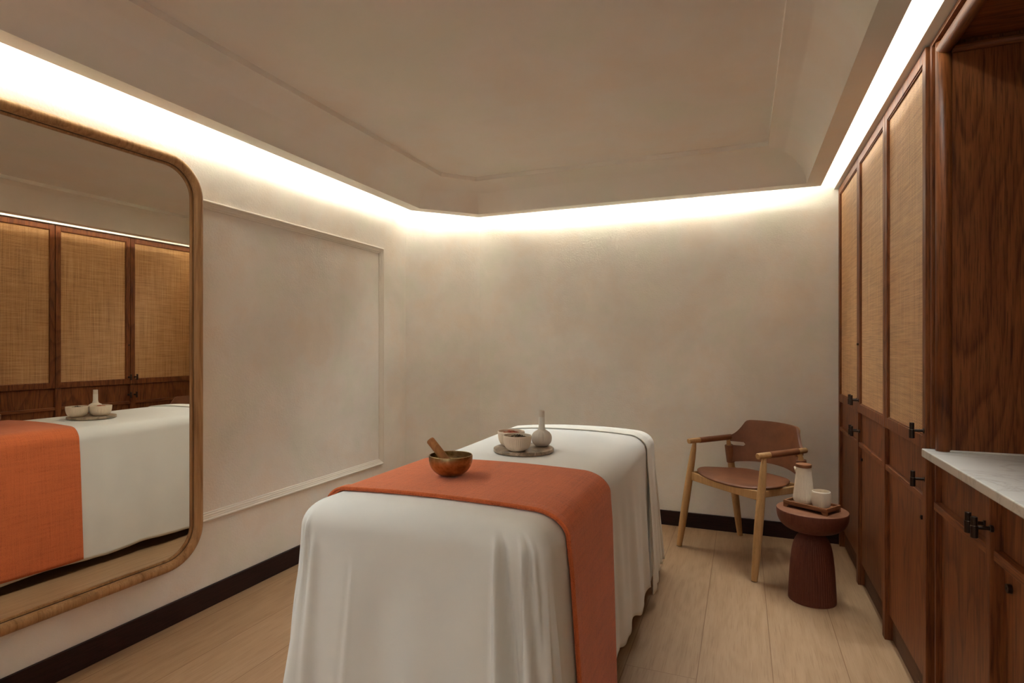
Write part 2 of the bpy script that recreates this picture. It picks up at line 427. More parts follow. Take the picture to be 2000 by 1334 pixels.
# baseboards
S('baseboard_left', B((XL, XL+.016, YN, 3.77, 0, .10)), M['base_y'], 'dark espresso baseboard along the left wall', 'baseboard', bevel=.002)
S('baseboard_back', B((-1.95, XR, YB-.016, YB, 0, .10)), M['base'], 'dark espresso baseboard along the back wall', 'baseboard', bevel=.002)
bm = bmesh.new(); d = Vector((-1.9425-XL, YB-3.764)).normalized(); nn = Vector((d.y, -d.x))*.016
prism(bm, [(XL, 3.764), (-1.9425, YB), (-1.9425+nn.x, YB+nn.y), (XL+nn.x, 3.764+nn.y)], 0, .10)
S('baseboard_corner', bm, M['base'], 'dark espresso baseboard under the angled corner wall', 'baseboard')
# picture-frame moulding on the left wall (mitred profile)
def frame_mould(y0, y1, z0, z1, prof, x=XL):
    bm = bmesh.new(); rs = []
    for (o, h) in prof:          # o: inset from the outer edge, h: projection from the wall
        rs.append([bm.verts.new((x+h, yy, zz)) for yy, zz in ((y0+o, z0+o), (y1-o, z0+o), (y1-o, z1-o), (y0+o, z1-o))])
    for A, Bq in zip(rs, rs[1:]):
        for k in range(4): bm.faces.new((A[k], A[(k+1) % 4], Bq[(k+1) % 4], Bq[k]))
    return bm
prof = [(0, 0), (0, .016), (.004, .020), (.010, .020), (.014, .015), (.020, .0135), (.024, .011), (.030, .010), (.034, .006), (.040, .005), (.042, 0)]
S('trim_2', frame_mould(-.6, 3.452, .413, 1.945, prof), M['trim'], 'rectangular cream panel moulding on the left wall behind the mirror', 'moulding', bevel=.0015)

# ------------------------------------------------------------------ wall mirror
MY0, MY1, MZ0, MZ1 = .62, 1.943, .260, 2.098
MT = .0185
def MX(h, y): return XL+h+(0 if h <= .0015 else (y-MY0)*MT)
def rr_path(y0, y1, z0, z1, r, n=14):
    pts = []
    for (cy, cz, a0) in ((y1-r, z1-r, 0), (y0+r, z1-r, pi/2), (y0+r, z0+r, pi), (y1-r, z0+r, 3*pi/2)):
        for k in range(n+1):
            a = a0+pi/2*k/n; pts.append((cy+r*cos(a), cz+r*sin(a), cos(a), sin(a)))
    return pts
mir = empty('wall_mirror', (XL, (MY0+MY1)/2, MZ0), 'large rounded-corner wall mirror in honey wood frame on the left wall', 'mirror')
FW = .042
pth = rr_path(MY0, MY1, MZ0, MZ1, .175)
bm = bmesh.new(); rs = []
prf = [(0, .001), (0, .022)] + [(FW*.5-FW*.5*cos(a), .026+.018*sin(a)) for a in [pi*k/8 for k in range(9)]] + [(FW, .014)]
for (o, h) in prf:
    rs.append([bm.verts.new((MX(h, y-ny*o), y-ny*o, z-nz*o)) for (y, z, ny, nz) in pth])
n = len(pth)
for A, Bq in zip(rs, rs[1:]):
    for k in range(n): bm.faces.new((A[k], A[(k+1) % n], Bq[(k+1) % n], Bq[k]))
obj('mirror_frame', bm, M['mirror_wood'], mir, smooth=True)
bm = bmesh.new(); rs = []
for (o, h) in [(FW, .019), (FW+.001, .0205), (FW+.010, .0205), (FW+.012, .012)]:
    rs.append([bm.verts.new((MX(h, y-ny*o), y-ny*o, z-nz*o)) for (y, z, ny, nz) in pth])
for A, Bq in zip(rs, rs[1:]):
    for k in range(n): bm.faces.new((A[k], A[(k+1) % n], Bq[(k+1) % n], Bq[k]))
obj('inner_bead', bm, M['mirror_wood'], mir)
bm = bmesh.new(); rs = []
for (o, h) in [(FW-.002, .0213), (FW+.003, .0213)]:
    rs.append([bm.verts.new((MX(h, y-ny*o), y-ny*o, z-nz*o)) for (y, z, ny, nz) in pth])
for k in range(n): bm.faces.new((rs[0][k], rs[0][(k+1) % n], rs[1][(k+1) % n], rs[1][k]))
obj('shadow_line', bm, M['dark_line'], mir)  # dark ribbon drawn in as the shade between frame and bead
yc = (MY0+MY1)/2
bm = bmesh.new()
fr = [bm.verts.new((MX(.014, y-ny*.047), y-ny*.047, z-nz*.047)) for (y, z, ny, nz) in pth]
bk = [bm.verts.new((XL+.002, y-ny*.047, z-nz*.047)) for (y, z, ny, nz) in pth]
bm.faces.new(fr); bm.faces.new(bk[::-1])
for k in range(n): bm.faces.new((fr[k], fr[(k+1) % n], bk[(k+1) % n], bk[k]))
obj('mirror_glass', bm, M['mirror'], mir)

# ------------------------------------------------------------------ cabinets
def handle(parent, y, z, x=XC):
    bm = tube([(x+.004, y, z), (x-.003, y, z)], .0085, 14)
    tube([(x, y, z), (x-.036, y, z)], .0048, 12, bm=bm)
    tube([(x-.034, y, z-.026), (x-.034, y, z+.004)], .0082, 16, bm=bm)
    tube([(x-.034, y, z+.004), (x-.034, y, z+.026)], .0070, 16, bm=bm)
    obj('handle', bm, M['bronze'], parent, bevel=.0008, seg=1)
def lock(parent, y, z, x, r=.0075, name='lock'):
    bm = tube([(x+.003, y, z), (x-.009, y, z)], r, 18)
    box(bm, x-.0098, x-.0085, y-.0008, y+.0008, z-.003, z+.003)
    obj(name, bm, M['bronze'], parent, bevel=.0007, seg=1)
PX = XC+.016      # recessed lower panels
BZ = .905         # split between lower and upper fronts
def lower_front(parent, y0, y1, post_near=.048, mat=None, hd=None, lk=None, zt=BZ, rec=.016, kick=.11, left_post=0.):
    """y0 near, y1 far; a post at the near edge reaches the floor"""
    px = XC+rec
    obj('post', B((XC, XC+.05, y0, y0+post_near, 0, zt-.004)), M['wood'], parent, bevel=.002)
    if left_post: obj('post', B((XC, XC+.05, y1-left_post, y1, 0, zt-.004)), M['wood'], parent, bevel=.002)
    yy1 = y1-left_post
    dr = obj('lower_door', B((px, px+.02, y0+post_near, yy1, kick, zt-.004)), M['wood'], parent, bevel=.001)
    obj('rail', B((XC+.002, px+.004, y0+post_near+.001, yy1-.001, .725, .748)), M['wood_y'], dr, bevel=.0015)
    if hd is not None:
        handle(dr, hd, .806, XC+.002)
    if lk is not None: lock(dr, lk, .66, px)
    obj('toe_kick', B((px+.014, px+.03, y0+post_near, yy1, 0, kick+.002)), M['kick'], parent)
def upper_front(parent, y0, y1, hd=None, lk=None, fw=.036):
    z0, z1 = BZ, 2.240
    g = .0025
    a, b = y0+g, y1-g
    dr = obj('upper_door', B((XC, XC+.024, a, a+fw, z0, z1), (XC, XC+.024, b-fw, b, z0, z1), (XC, XC+.024, a+fw, b-fw, z0, z0+.044), (XC, XC+.024, a+fw, b-fw, z1-.042, z1)), M['wood'], parent, bevel=.0012)
    obj('rattan_panel', B((XC+.010, XC+.016, a+fw-.004, b-fw+.004, z0+.040, z1-.038)), M['rattan'], dr)
    bd = [(XC+.004, XC+.012, a+fw-.001, a+fw+.004, z0+.044, z1-.042), (XC+.004, XC+.012, b-fw-.004, b-fw+.001, z0+.044, z1-.042),
          (XC+.004, XC+.012, a+fw, b-fw, z0+.043, z0+.048), (XC+.004, XC+.012, a+fw, b-fw, z1-.046, z1-.041)]
    obj('bead', B(*bd), M['wood'], dr)
    if hd is not None: handle(dr, hd, .967)
    if lk is not None: lock(dr, lk, 1.26, XC, .006)
def carcass(parent, y0, y1, z0, z1, x=XC+.032):
    obj('carcass', B((x, XR-.02, y0+.002, y1-.002, z0, z1)), M['wood'], parent)
YU = [2.272, 2.862, 3.468, 4.118]
lab = ['tall oak cabinet with rattan door nearest the alcove and marble worktop',
       'middle one of the three tall oak cabinets with rattan doors',
       'tall oak cabinet with rattan door farthest away, against the back wall beside the stool']
hds = [2.293, 3.452, 3.508]
for i in range(3):
    y0, y1 = YU[i], YU[i+1]
    c = empty('tall_cabinet', (XC, (y0+y1)/2, 0), lab[i], 'cabinet', group='row of tall rattan-fronted cabinets')
    carcass(c, y0, y1, .0, 2.238)
    if i == 0:
        lower_front(c, y0, y1, .036, hd=2.290, lk=2.362)
    elif i == 1:
        lower_front(c, y0, y1, .045, hd=3.452, lk=3.443)
    else:
        lower_front(c, y0, y1, .048, hd=3.505, left_post=.03)
    upper_front(c, y0, y1, hd=hds[i], lk=(3.452 if i == 1 else None))
    if i == 2:
        obj('side_filler', B((XC+.002, XC+.03, 4.118, 4.146, 0, 2.238)), M['wood'], c, bevel=.001)
# base cabinets under the worktop
for (y0, y1, lb, hd, lk, pn) in ((1.752, 2.225, 'low oak cabinet under the marble worktop beside the tall cabinets', 1.785, None, .026),
                             (1.25, 1.752, 'low oak cabinet with round lock under the near part of the marble worktop', 1.7425, 1.702, .03),
                             (.45, 1.25, 'low oak cabinet under the nearest end of the marble worktop, mostly cropped', None, None, .03)):
    c = empty('base_cabinet', (XC, (y0+y1)/2, 0), lb, 'cabinet', group='low cabinets under the worktop')
    x0 = XC+.006
    carcass(c, y0, y1, 0, .884, XC+.05)
    zt = .886
    px = XC+.028
    obj('post', B((XC+.003, XC+.06, y0, y0+pn, 0, zt)), M['wood'], c, bevel=.002)
    if y1 > 2: obj('post', B((XC+.012, XC+.06, y1-.012, y1, 0, zt)), M['wood'], c, bevel=.002)
    dr = obj('lower_door', B((px, px+.02, y0+pn, y1-.006, .11, zt-.002)), M['wood'], c, bevel=.001)
    obj('rail', B((XC+.008, px+.004, y0+pn+.002, y1-.008, .725, .750)), M['wood_y'], dr, bevel=.0015)
    obj('toe_kick', B((px+.014, px+.03, y0+pn, y1, 0, .112)), M['kick'], c)
    if hd: handle(dr, hd, .803, XC+.003)
    if lk: lock(dr, lk, .675, px, .011)
wt = T('worktop', B((XC-.018, XR-.03, .45, 2.248, .888, .915)), M['marble'], 'white veined marble worktop on the low oak cabinets', 'worktop', bevel=.003)
obj('upstand', B((XC+.035, XR-.032, 2.195, 2.204, .915, .921)), M['marble'], wt, bevel=.002)
# alcove over the worktop
al = empty('alcove_surround', (.8, 1.5, .915), 'dark oak alcove lining with rounded edges above the marble worktop', 'alcove')
obj('side_panel', B((XC+.030, XR-.03, 2.205, 2.262, .9155, 2.238)), M['wood'], al)
obj('side_panel', B((XC+.030, XR-.03, .45, .50, .9155, 2.238)), M['wood'], al)
obj('back_panel', B((XR-.05, XR-.03, .50, 2.205, .9155, 2.238)), M['wood'], al)
obj('soffit', B((XC+.030, XR-.05, .50, 2.205, 2.214, 2.238)), M['wood_x'], al)
bm = B((XC+.010, XC+.032, 2.247, 2.266, .9155, 2.240), (XC+.010, XC+.032, .45, 2.247, 2.226, 2.240))
obj('square_bead', bm, M['wood'], al, bevel=.001)
R = .022
bm = tube([(XC+.012+R, 2.214, .916), (XC+.012+R, 2.214, 2.219)], R, 28)
obj('rounded_jamb', bm, M['wood'], al, smooth=False, angle=50)
bm = tube([(XC+.012+R, 2.214, 2.198), (XC+.012+R, .45, 2.198)], R, 28)
obj('rounded_header', bm, M['wood_y'], al)
for o in al.children:
    if o.name.startswith('rounded'):
        for p in o.data.polygons:
            if len(p.vertices) == 4: p.use_smooth = True
bm = tube([(XC+.05, 2.196, 2.187), (XR-.05, 2.196, 2.187)], .013, 20)
o = obj('ledge_moulding', bm, M['wood_x'], al)
for p in o.data.polygons:
    if len(p.vertices) == 4: p.use_smooth = True

# ------------------------------------------------------------------ massage table with linen
TX0, TX1, TY0, TY1 = -1.238, -.447, 1.345, 3.275
tcx, tcy = (TX0+TX1)/2, (TY0+TY1)/2
def sm(t): t = max(0., min(1., t)); return t*t*(3-2*t)
def ztop(x, y):
    xn = (x-tcx)/(.5*(TX1-TX0))
    return .784 + .012*(1-min(1, xn*xn)) + .012*sm((y-2.35)/.5)*(1-min(1, abs(xn)**3)) - .012*sm((y-3.12)/.13)
NF, NSD, NAR = 104, 132, 12     # columns along the ends, the sides and round each corner
def outline(rc, x0, x1, y0, y1):
    """rounded rectangle from the near-left corner, counter-clockwise seen from above: (x, y, nx, ny)"""
    pts = []
    def line(a, b, n_, k):
        for i in range(k):
            t = i/k; pts.append((a[0]+(b[0]-a[0])*t, a[1]+(b[1]-a[1])*t, n_[0], n_[1]))
    def arc(cx, cy, a0):
        for i in range(NAR):
            a = a0+pi/2*i/NAR; pts.append((cx+rc*cos(a), cy+rc*sin(a), cos(a), sin(a)))
    line((x0+rc, y0), (x1-rc, y0), (0, -1), NF); arc(x1-rc, y0+rc, -pi/2)
    line((x1, y0+rc), (x1, y1-rc), (1, 0), NSD); arc(x1-rc, y1-rc, 0)
    line((x1-rc, y1), (x0+rc, y1), (0, 1), NF); arc(x0+rc, y1-rc, pi/2)
    line((x0, y1-rc), (x0, y0+rc), (-1, 0), NSD); arc(x0+rc, y0+rc, pi)
    return pts
def gs(x, c, w_): return exp(-((x-c)/w_)**2)
def drape(off=0., hem=None, folds=None, rc=.050):
    """cloth lying on the table and hanging down on all four sides"""
    O = outline(rc+off, TX0-off, TX1+off, TY0-off, TY1+off)
    I = outline(.022, TX0+.068, TX1-.100, TY0+.085, TY1-.050)
    bm = bmesh.new(); cols = []
    RZ = .078
    for (bx, by, nx, ny), (ix, iy, _, _) in zip(O, I):
        zt_ = ztop(ix, iy)+off
        col = []
        for k in range(0, 32):       # top, from the middle line outwards
            t = k/32
            cy_ = min(max(iy, tcy-.50), tcy+.50)
            px, py = tcx+(ix-tcx)*t, cy_+(iy-cy_)*t
            col.append((px, py, ztop(px, py)+off))
        for k in range(0, 13):
            a = pi/2*k/12
            f = folds(bx, by, nx, ny, 0., -RZ*(pi/2-a)*.8)*sin(a) if folds and a > .7 else 0
            col.append((ix+(bx-ix)*sin(a)+nx*f, iy+(by-iy)*sin(a)+ny*f, zt_-RZ*(1-cos(a))))
        hz = hem(bx, by, nx, ny) if hem else .1
        ztopside = zt_-RZ
        K = 36
        for k in range(1, K+1):
            t = k/K; z = ztopside+(hz-ztopside)*t
            f = .036*t + (folds(bx, by, nx, ny, t, ztopside-z) if folds else 0)
            col.append((bx+nx*f, by+ny*f, z))
        cols.append([bm.verts.new(c) for c in col])
    n = len(cols)
    for i in range(n):
        A, Bq = cols[i], cols[(i+1) % n]
        for k in range(len(A)-1):
            bm.faces.new((A[k], A[k+1], Bq[k+1], Bq[k]))
    bmesh.ops.remove_doubles(bm, verts=bm.verts[:], dist=.00001)
    return bm
def cut(bm, y, keep_less, x=None, slant=0.):
    no = Vector((0, 1, slant)).normalized()
    bmesh.ops.bisect_plane(bm, geom=bm.verts[:]+bm.edges[:]+bm.faces[:], plane_co=(0, y, .78), plane_no=no, clear_outer=keep_less, clear_inner=not keep_less)
def folds_main(x, y, nx, ny, t, d):
    a = sm(d/.22); f = 0.
    front = max(0, -ny)
    corner = min(1, 4*abs(nx*ny))
    if front > .3:
        # long soft swells plus pleats near both corners
        sgrow = .0035+.0095*t
        f += a*front*(sgrow*(sin(x*17.0+1.0+.6*sin(t*3))+.6*sin(x*31+2.2)) - .003)
        q = x-.030*t*(1 if x > -.85 else -1)
        for (c, w_, h, dd) in ((-.578, .010, .038, -.055), (-.505, .008, .034, -.06), (-.480, .006, .016, -.05), (-1.190, .007, .013, -.05), (-1.160, .012, .014, .0), (-1.02, .006, .003, .05), (-.62, .05, .008, .0)):
            s_ = sm((d-dd)/.05); ww = w_*(1+1.6*t); sg = 1 if c > -.85 else -1
            f += front*h*s_*(.7+.9*t)*(gs(q, c, ww) - .75*gs(q, c+sg*1.5*ww, ww*.8))
    # corners: gathered cone folds
    if corner > .02:
        ang = math.atan2(ny, nx)
        f += a*corner*(.022*t + .008*sin(ang*9+1.0)*(.5+t) + .005*sin(ang*17))
    if abs(nx) > .8:
        inT = sm((y-1.50)/.06)*sm((2.12-y)/.06)
        k = (1-inT)
        f += a*k*(.0055*t*sin(y*23+.7)+.003*sin(y*41+1.2*t))
        f += .010*a*k*t*gs(y, 2.55, .07)
    return f
def hem_main(x, y, nx, ny):
    h = .11
    if nx > .3: h = .145 - .045*sm((y-1.9)/.8) + .010*sin(y*19) + .006*sin(y*37+1) 
    if nx < -.3: h = .055 + .006*sin(y*11)
    if ny < -.3: h = .06
    return h
def hem_under(x, y, nx, ny):
    if nx > .3: return .088+.010*sin(y*21)
    return .075
def folds_under(x, y, nx, ny, t, d):
    a = sm(d/.25)
    corner = min(1, 4*abs(nx*ny)); far = sm((y-2.9)/.15)
    f = -.010*(1-far)*a
    ang = math.atan2(ny, nx)
    f += a*far*(.012*t*sin(y*46+.5)+.006*sin(y*27) + .010*t)
    f += corner*a*(.018*t+.010*sin(ang*8)*t)
    return f
tb = empty('massage_table', (tcx, tcy, 0), 'massage table hidden under white linen in the middle of the room', 'massage table')
bm = bmesh.new(); box(bm, TX0+.05, TX1-.06, TY0+.05, TY1-.04, .66, .762)
obj('mattress', bm, M['mattress'], tb, bevel=.04, seg=4)
bm = B((TX0+.10, TX1-.10, TY0+.12, TY1-.12, .58, .66)); obj('bed_frame', bm, M['wood_y'], tb, bevel=.004)
for lx in (TX0+.16, TX1-.16):
    for ly in (TY0+.25, TY1-.25):
        obj('leg', B((lx-.035, lx+.035, ly-.035, ly+.035, 0, .58)), M['wood'], tb, bevel=.004)
def solid(o, th, off=-1.):
    m = o.modifiers.new('solidify', 'SOLIDIFY'); m.thickness = th; m.offset = off; return o
bm = drape(-.004, hem_under, folds_under); cut(bm, 2.60, False)
o = T('fitted_sheet', bm, M['sheet2'], 'cream under-sheet showing at the far head end of the massage table', 'sheet', smooth=True, recalc=False); solid(o, .0015)
bm = drape(.0, hem_main, folds_main); cut(bm, 2.97, True, slant=-.17)
ts = T('top_sheet', bm, M['sheet'], 'large white top sheet draped over the massage table to near the floor', 'sheet', smooth=True, recalc=False); solid(ts, .0015)
def hem_band(x, y, nx, ny): return .072+.006*sin(y*40)
def folds_band(x, y, nx, ny, t, d):
    return .006*sm(d/.2)+.010*t+.006*t*sin(y*42+1.5)
bm = drape(.0065, hem_band, folds_band); cut(bm, 3.045, True, slant=-.13); cut(bm, 2.925, False, slant=-.19)
o = obj('folded_hem', bm, M['sheet2'], ts, smooth=True, recalc=False); solid(o, .004)
# throw
def hem_towel(x, y, nx, ny): return .10 if nx > 0 else .070+.004*sin(y*9)
def folds_towel(x, y, nx, ny, t, d): return .004*sm(d/.1)+.004*t*sin(y*9+.5)*(1 if nx < 0 else .6)
def skew(bm):
    for v in bm.verts:
        d_ = max(0, .74-v.co.z)
        if v.co.x > tcx: v.co.y -= .13*d_*max(0, (v.co.y-1.5)/.53)
bm = drape(.0115, hem_towel, folds_towel); cut(bm, 2.035, True); cut(bm, 1.502, False, slant=.03); skew(bm)
tw = T('throw_blanket', bm, M['towel'], 'terracotta woven throw laid across the foot of the massage table', 'throw', smooth=True, recalc=False)
solid(tw, .009, -1)
# the folded double edge along the near side of the throw
bm = drape(.0160, hem_towel, folds_towel); cut(bm, 1.530, True, slant=.03); cut(bm, 1.498, False, slant=.03)
o = obj('rolled_edge', bm, M['towel'], tw, smooth=True, recalc=False); solid(o, .0055)
b = o.modifiers.new('bevel', 'BEVEL'); b.width = .0025; b.segments = 2; b.limit_method = 'ANGLE'; b.angle_limit = 1.0

# ------------------------------------------------------------------ things on the table
random.seed(4)
def bz(x, y): return ztop(x, y)
# singing bowl
sbx, sby = -.924, 1.742; sz = bz(sbx, sby)+.0165
sb = empty('singing_bowl', (sbx, sby, sz), 'hammered brass singing bowl on the terracotta throw', 'bowl')
pr = [(0, 0), (.030, .0), (.042, .003), (.056, .013), (.066, .026), (.0725, .042), (.0745, .056), (.074, .0665), (.0725, .068), (.0705, .067), (.0705, .056), (.0685, .043), (.062, .028), (.052, .016), (.038, .0075), (.02, .005), (0, .005)]
def interp(pr, n):
    out = []
    for i in range(len(pr)-1):
        p0 = pr[max(i-1, 0)]; p1 = pr[i]; p2 = pr[i+1]; p3 = pr[min(i+2, len(pr)-1)]
        for k in range(n):
            t = k/n
            q = [.5*((2*p1[j])+(-p0[j]+p2[j])*t+(2*p0[j]-5*p1[j]+4*p2[j]-p3[j])*t*t+(-p0[j]+3*p1[j]-3*p2[j]+p3[j])*t**3) for j in (0, 1)]
            out.append((max(0, q[0]), q[1]))
    out.append(pr[-1]); return out
obj('bowl_body', lathe(interp(pr, 3), (sbx, sby, sz), 72), M['brass'], sb, smooth=True)
# mallet leaning in the bowl: from inside right-front up to the left
def proj_dir(): pass
ma, mb = Vector((sbx+.004, sby-.004, sz+.027)), Vector((sbx-.077, sby-.010, sz+.117))
ml = empty('mallet', ma, 'wooden mallet leaning inside the brass singing bowl', 'mallet')
dv = (mb-ma).normalized(); Lm = (mb-ma).length
def along(t): return ma+dv*t
obj('grip', tube([along(.024), along(.025), along(.030), along(Lm-.006), along(Lm-.002), along(Lm)], [.0125, .0138, .0142, .0142, .0125, .008], 28), M['mallet'], ml, smooth=True)
obj('striking_end', tube([along(-.012), along(-.008), along(.020), along(.0245)], [.009, .0135, .0148, .0145], 28), M['black'], ml, smooth=True)
obj('ring', tube([along(.0245), along(.0265), along(.0285)], [.0150, .0156, .0148], 28), M['mallet'], ml, smooth=True)
for o in ml.children:
    e = o.modifiers.new('es', 'EDGE_SPLIT'); e.split_angle = 1.0
# stone platter
px_, py_ = -.874, 2.315; pz = bz(px_, py_)+.0022
lathe_p = [(0, 0), (.126, 0), (.129, .002), (.130, .005), (.130, .013), (.1285, .0155), (.126, .016), (0, .016)]
T('stone_platter', lathe(lathe_p, (px_, py_, pz), 64), M['stone'], 'round brown marble platter holding bowls and compress on the white sheet', 'platter')
pt = pz+.0162
def ribbed_bowl(x, y, label):
    c = empty('ribbed_bowl', (x, y, pt), label, 'bowl', group='two ribbed bowls on the marble platter')
    pr = [(0, 0), (.026, 0), (.034, .0015), (.046, .010), (.0535, .023), (.0575, .040), (.059, .056), (.059, .0635), (.0575, .065), (.056, .0635), (.0555, .055), (.0535, .040), (.049, .025), (.040, .013), (.028, .006), (0, .005)]
    P = interp(pr, 3); nout = 7*3
    bm = bmesh.new(); 
    lathe(P, (x, y, pt), 176, 44, .0016, (.004, .059), bm)
    obj('bowl_body', bm, M['ceramic'], c, smooth=True)
    return c
b1 = (-.871, 2.232); b2 = (-.938, 2.330)
ribbed_bowl(*b1, 'cream ribbed bowl of dark dried herbs, nearer bowl on the platter')
ribbed_bowl(*b2, 'cream ribbed bowl of red dried petals, farther bowl on the platter')
def herbs(c, mats, label, cat, seed, size):
    random.seed(seed); bm = bmesh.new()
    lathe([(0, .059), (.022, .057), (.042, .050), (.0520, .044), (0, .044)], (c[0], c[1], pt), 24, bm=bm)
    for f in bm.faces: f.material_index = 0
    for i in range(300):
        r = .049*sqrt(random.random()); a = random.random()*2*pi
        x, y = c[0]+r*cos(a), c[1]+r*sin(a)
        z = pt+.059-.010*(r/.05)**2+random.random()*.009*(1-r/.055)
        s = size*random.uniform(.6, 1.3)
        m = Matrix.Translation((x, y, z)) @ Matrix.Rotation(random.random()*6.28, 4, Vector((random.uniform(-1, 1), random.uniform(-1, 1), random.uniform(-1, 1))).normalized()) @ Matrix.Diagonal((s, s*random.uniform(.4, .8), s*.35, 1))
        res = bmesh.ops.create_icosphere(bm, subdivisions=1, radius=1., matrix=m)
        idx = random.choice((0, 0, 1))
        fs = set(f for v in res['verts'] for f in v.link_faces)
        for f in fs: f.material_index = idx
    o = obj('dried_herbs' if 'herb' in label else 'dried_petals', bm, mats); tag(o, label, cat, kind='stuff')
herbs(b1, [M['dark_herb'], M['mid_herb']], 'dark dried herbs heaped in the nearer ribbed bowl', 'herbs', 5, .0038)
herbs(b2, [M['red_herb'], M['orange_herb']], 'red dried petals heaped in the farther ribbed bowl', 'petals', 9, .0040)
# herbal compress
hx, hy = -.812, 2.372
hc = empty('herbal_compress', (hx, hy, pt), 'white muslin herbal compress ball standing upright on the marble platter', 'compress')
bm = bmesh.new(); seg = 120; rings = []
prb = interp([(0, .0), (.018, .0005), (.031, .006), (.041, .018), (.0445, .033), (.043, .047), (.035, .060), (.024, .068), (.0165, .0725)], 3)
for (r, z) in prb:
    if r < 1e-5: rings.append([bm.verts.new((hx, hy, pt+z))]); continue
    rg = []
    for k in range(seg):
        a = 2*pi*k/seg; t = max(0, min(1, (z-.008)/.06))
        rr = r*(1 - (.022+.085*t)*(1-abs(sin(a*9+.7*sin(a*3))))**2.2*(.65+.35*sin(a*5+1)))
        rg.append(bm.verts.new((hx+rr*cos(a), hy+rr*sin(a), pt+z)))
    rings.append(rg)
for A, Bq in zip(rings, rings[1:]):
    for k in range(seg):
        if len(A) == 1: bm.faces.new((A[0], Bq[(k+1) % seg], Bq[k]))
        else: bm.faces.new((A[k], A[(k+1) % seg], Bq[(k+1) % seg], Bq[k]))
obj('ball', bm, M['cotton'], hc, smooth=True)
pw = []
for k in range(60):
    z = .0700+.062*k/59; r = .0170-.0035*sm(k/25.)-.0006*(k/59) + (.0007 if k % 2 else 0)
    pw.append((r, z))
obj('wrapped_stem', lathe([(0, .069)]+pw+[(0, .1325)], (hx, hy, pt-.004), 36), M['cotton_wrap'], hc, smooth=True)
pw = [(0, .128), (.0130, .128), (.0131, .140), (.0126, .157), (.0128, .1595), (.011, .1605), (.0105, .157), (0, .156)]
o = obj('cloth_end', lathe(pw, (hx, hy, pt-.005), 36), M['cotton'], hc)

# ------------------------------------------------------------------ armchair
O_ = Vector((-.1545, 3.521, 0))
ang = math.atan2(-.6988, .7153)
ch = empty('armchair', O_, 'oak armchair with cognac leather seat and wraparound back by the back wall', 'chair', rz=ang)
bpy.context.view_layer.update()
def cobj(name, bm, mat, parent=ch, **kw):
    return obj(name, bm, mat, parent, world=False, **kw)
def shade(o, a=.9):
    for p in o.data.polygons: p.use_smooth = True
    e = o.modifiers.new('es', 'EDGE_SPLIT'); e.split_angle = a; return o
def leg(b, t, front=True):
    b, t = Vector(b), Vector(t); pts = []; rad = []
    for k in range(15):
        q = k/14; p = b.lerp(t, q)
        r = .0165+.0065*sin(pi*min(1, q/.95))**.8 if q < .95 else .0165
        if q > .9: r *= 1-.35*((q-.9)/.1)**1.5
        pts.append(p); rad.append(r)
    o = shade(cobj('leg', tube(pts, rad, 24), M['ash'], bevel=0))
    d_ = (b-t).normalized()
    cobj('glide', tube([b-d_*.001, b+Vector((0, 0, -.001))], .0155, 20), M['plastic'], o)
    return o
for sx in (-1, 1):
    leg((sx*.298, .0, .002), (sx*.272, .100, .646))
    leg((sx*.293, .500, .002), (sx*.270, .375, .646))
    arm = shade(cobj('armrest', tube([(sx*.272, .052, .655), (sx*.272, .054, .6555), (sx*.272, .25, .6575), (sx*.272, .417, .661), (sx*.272, .419, .661)], [.0145, .0165, .0165, .0155, .014], 24), M['ash']))
    shade(cobj('leather_sleeve', tube([(sx*.272, .138, .656), (sx*.272, .139, .656), (sx*.272, .25, .6575), (sx*.272, .352 if sx > 0 else .398, .660), (sx*.272, .353 if sx > 0 else .399, .660)], [.0165, .0182, .0180, .0182, .0165], 24), M['leather'], arm))
    # side rail
    bm = bmesh.new()
    box(bm, sx*.262-.010, sx*.262+.010, .075, .425, .425, .465)
    cobj('side_rail', bm, M['ash'], bevel=.005)
# front and back rails, slightly bowed
for (y, zz0, zz1, bow) in ((.074, .412, .466, -.0), (.425, .425, .462, .02)):
    bm = bmesh.new(); rows = []
    for k in range(21):
        x = -.272+.544*k/20; yy = y+bow*(1-(x/.272)**2); low = zz0+.010*(abs(x/.272)**2 < 0)
        dip = .016*(1-(x/.272)**2)
        rows.append([bm.verts.new((x, yy-.009, zz0-dip*.2)), bm.verts.new((x, yy+.009, zz0-dip*.2)), bm.verts.new((x, yy+.009, zz1-dip)), bm.verts.new((x, yy-.009, zz1-dip))])
    for A, Bq in zip(rows, rows[1:]):
        for k in range(4): bm.faces.new((A[k], A[(k+1) % 4], Bq[(k+1) % 4], Bq[k]))
    bm.faces.new(rows[0]); bm.faces.new(rows[-1][::-1])
    cobj('cross_rail', bm, M['ash'], bevel=.004)
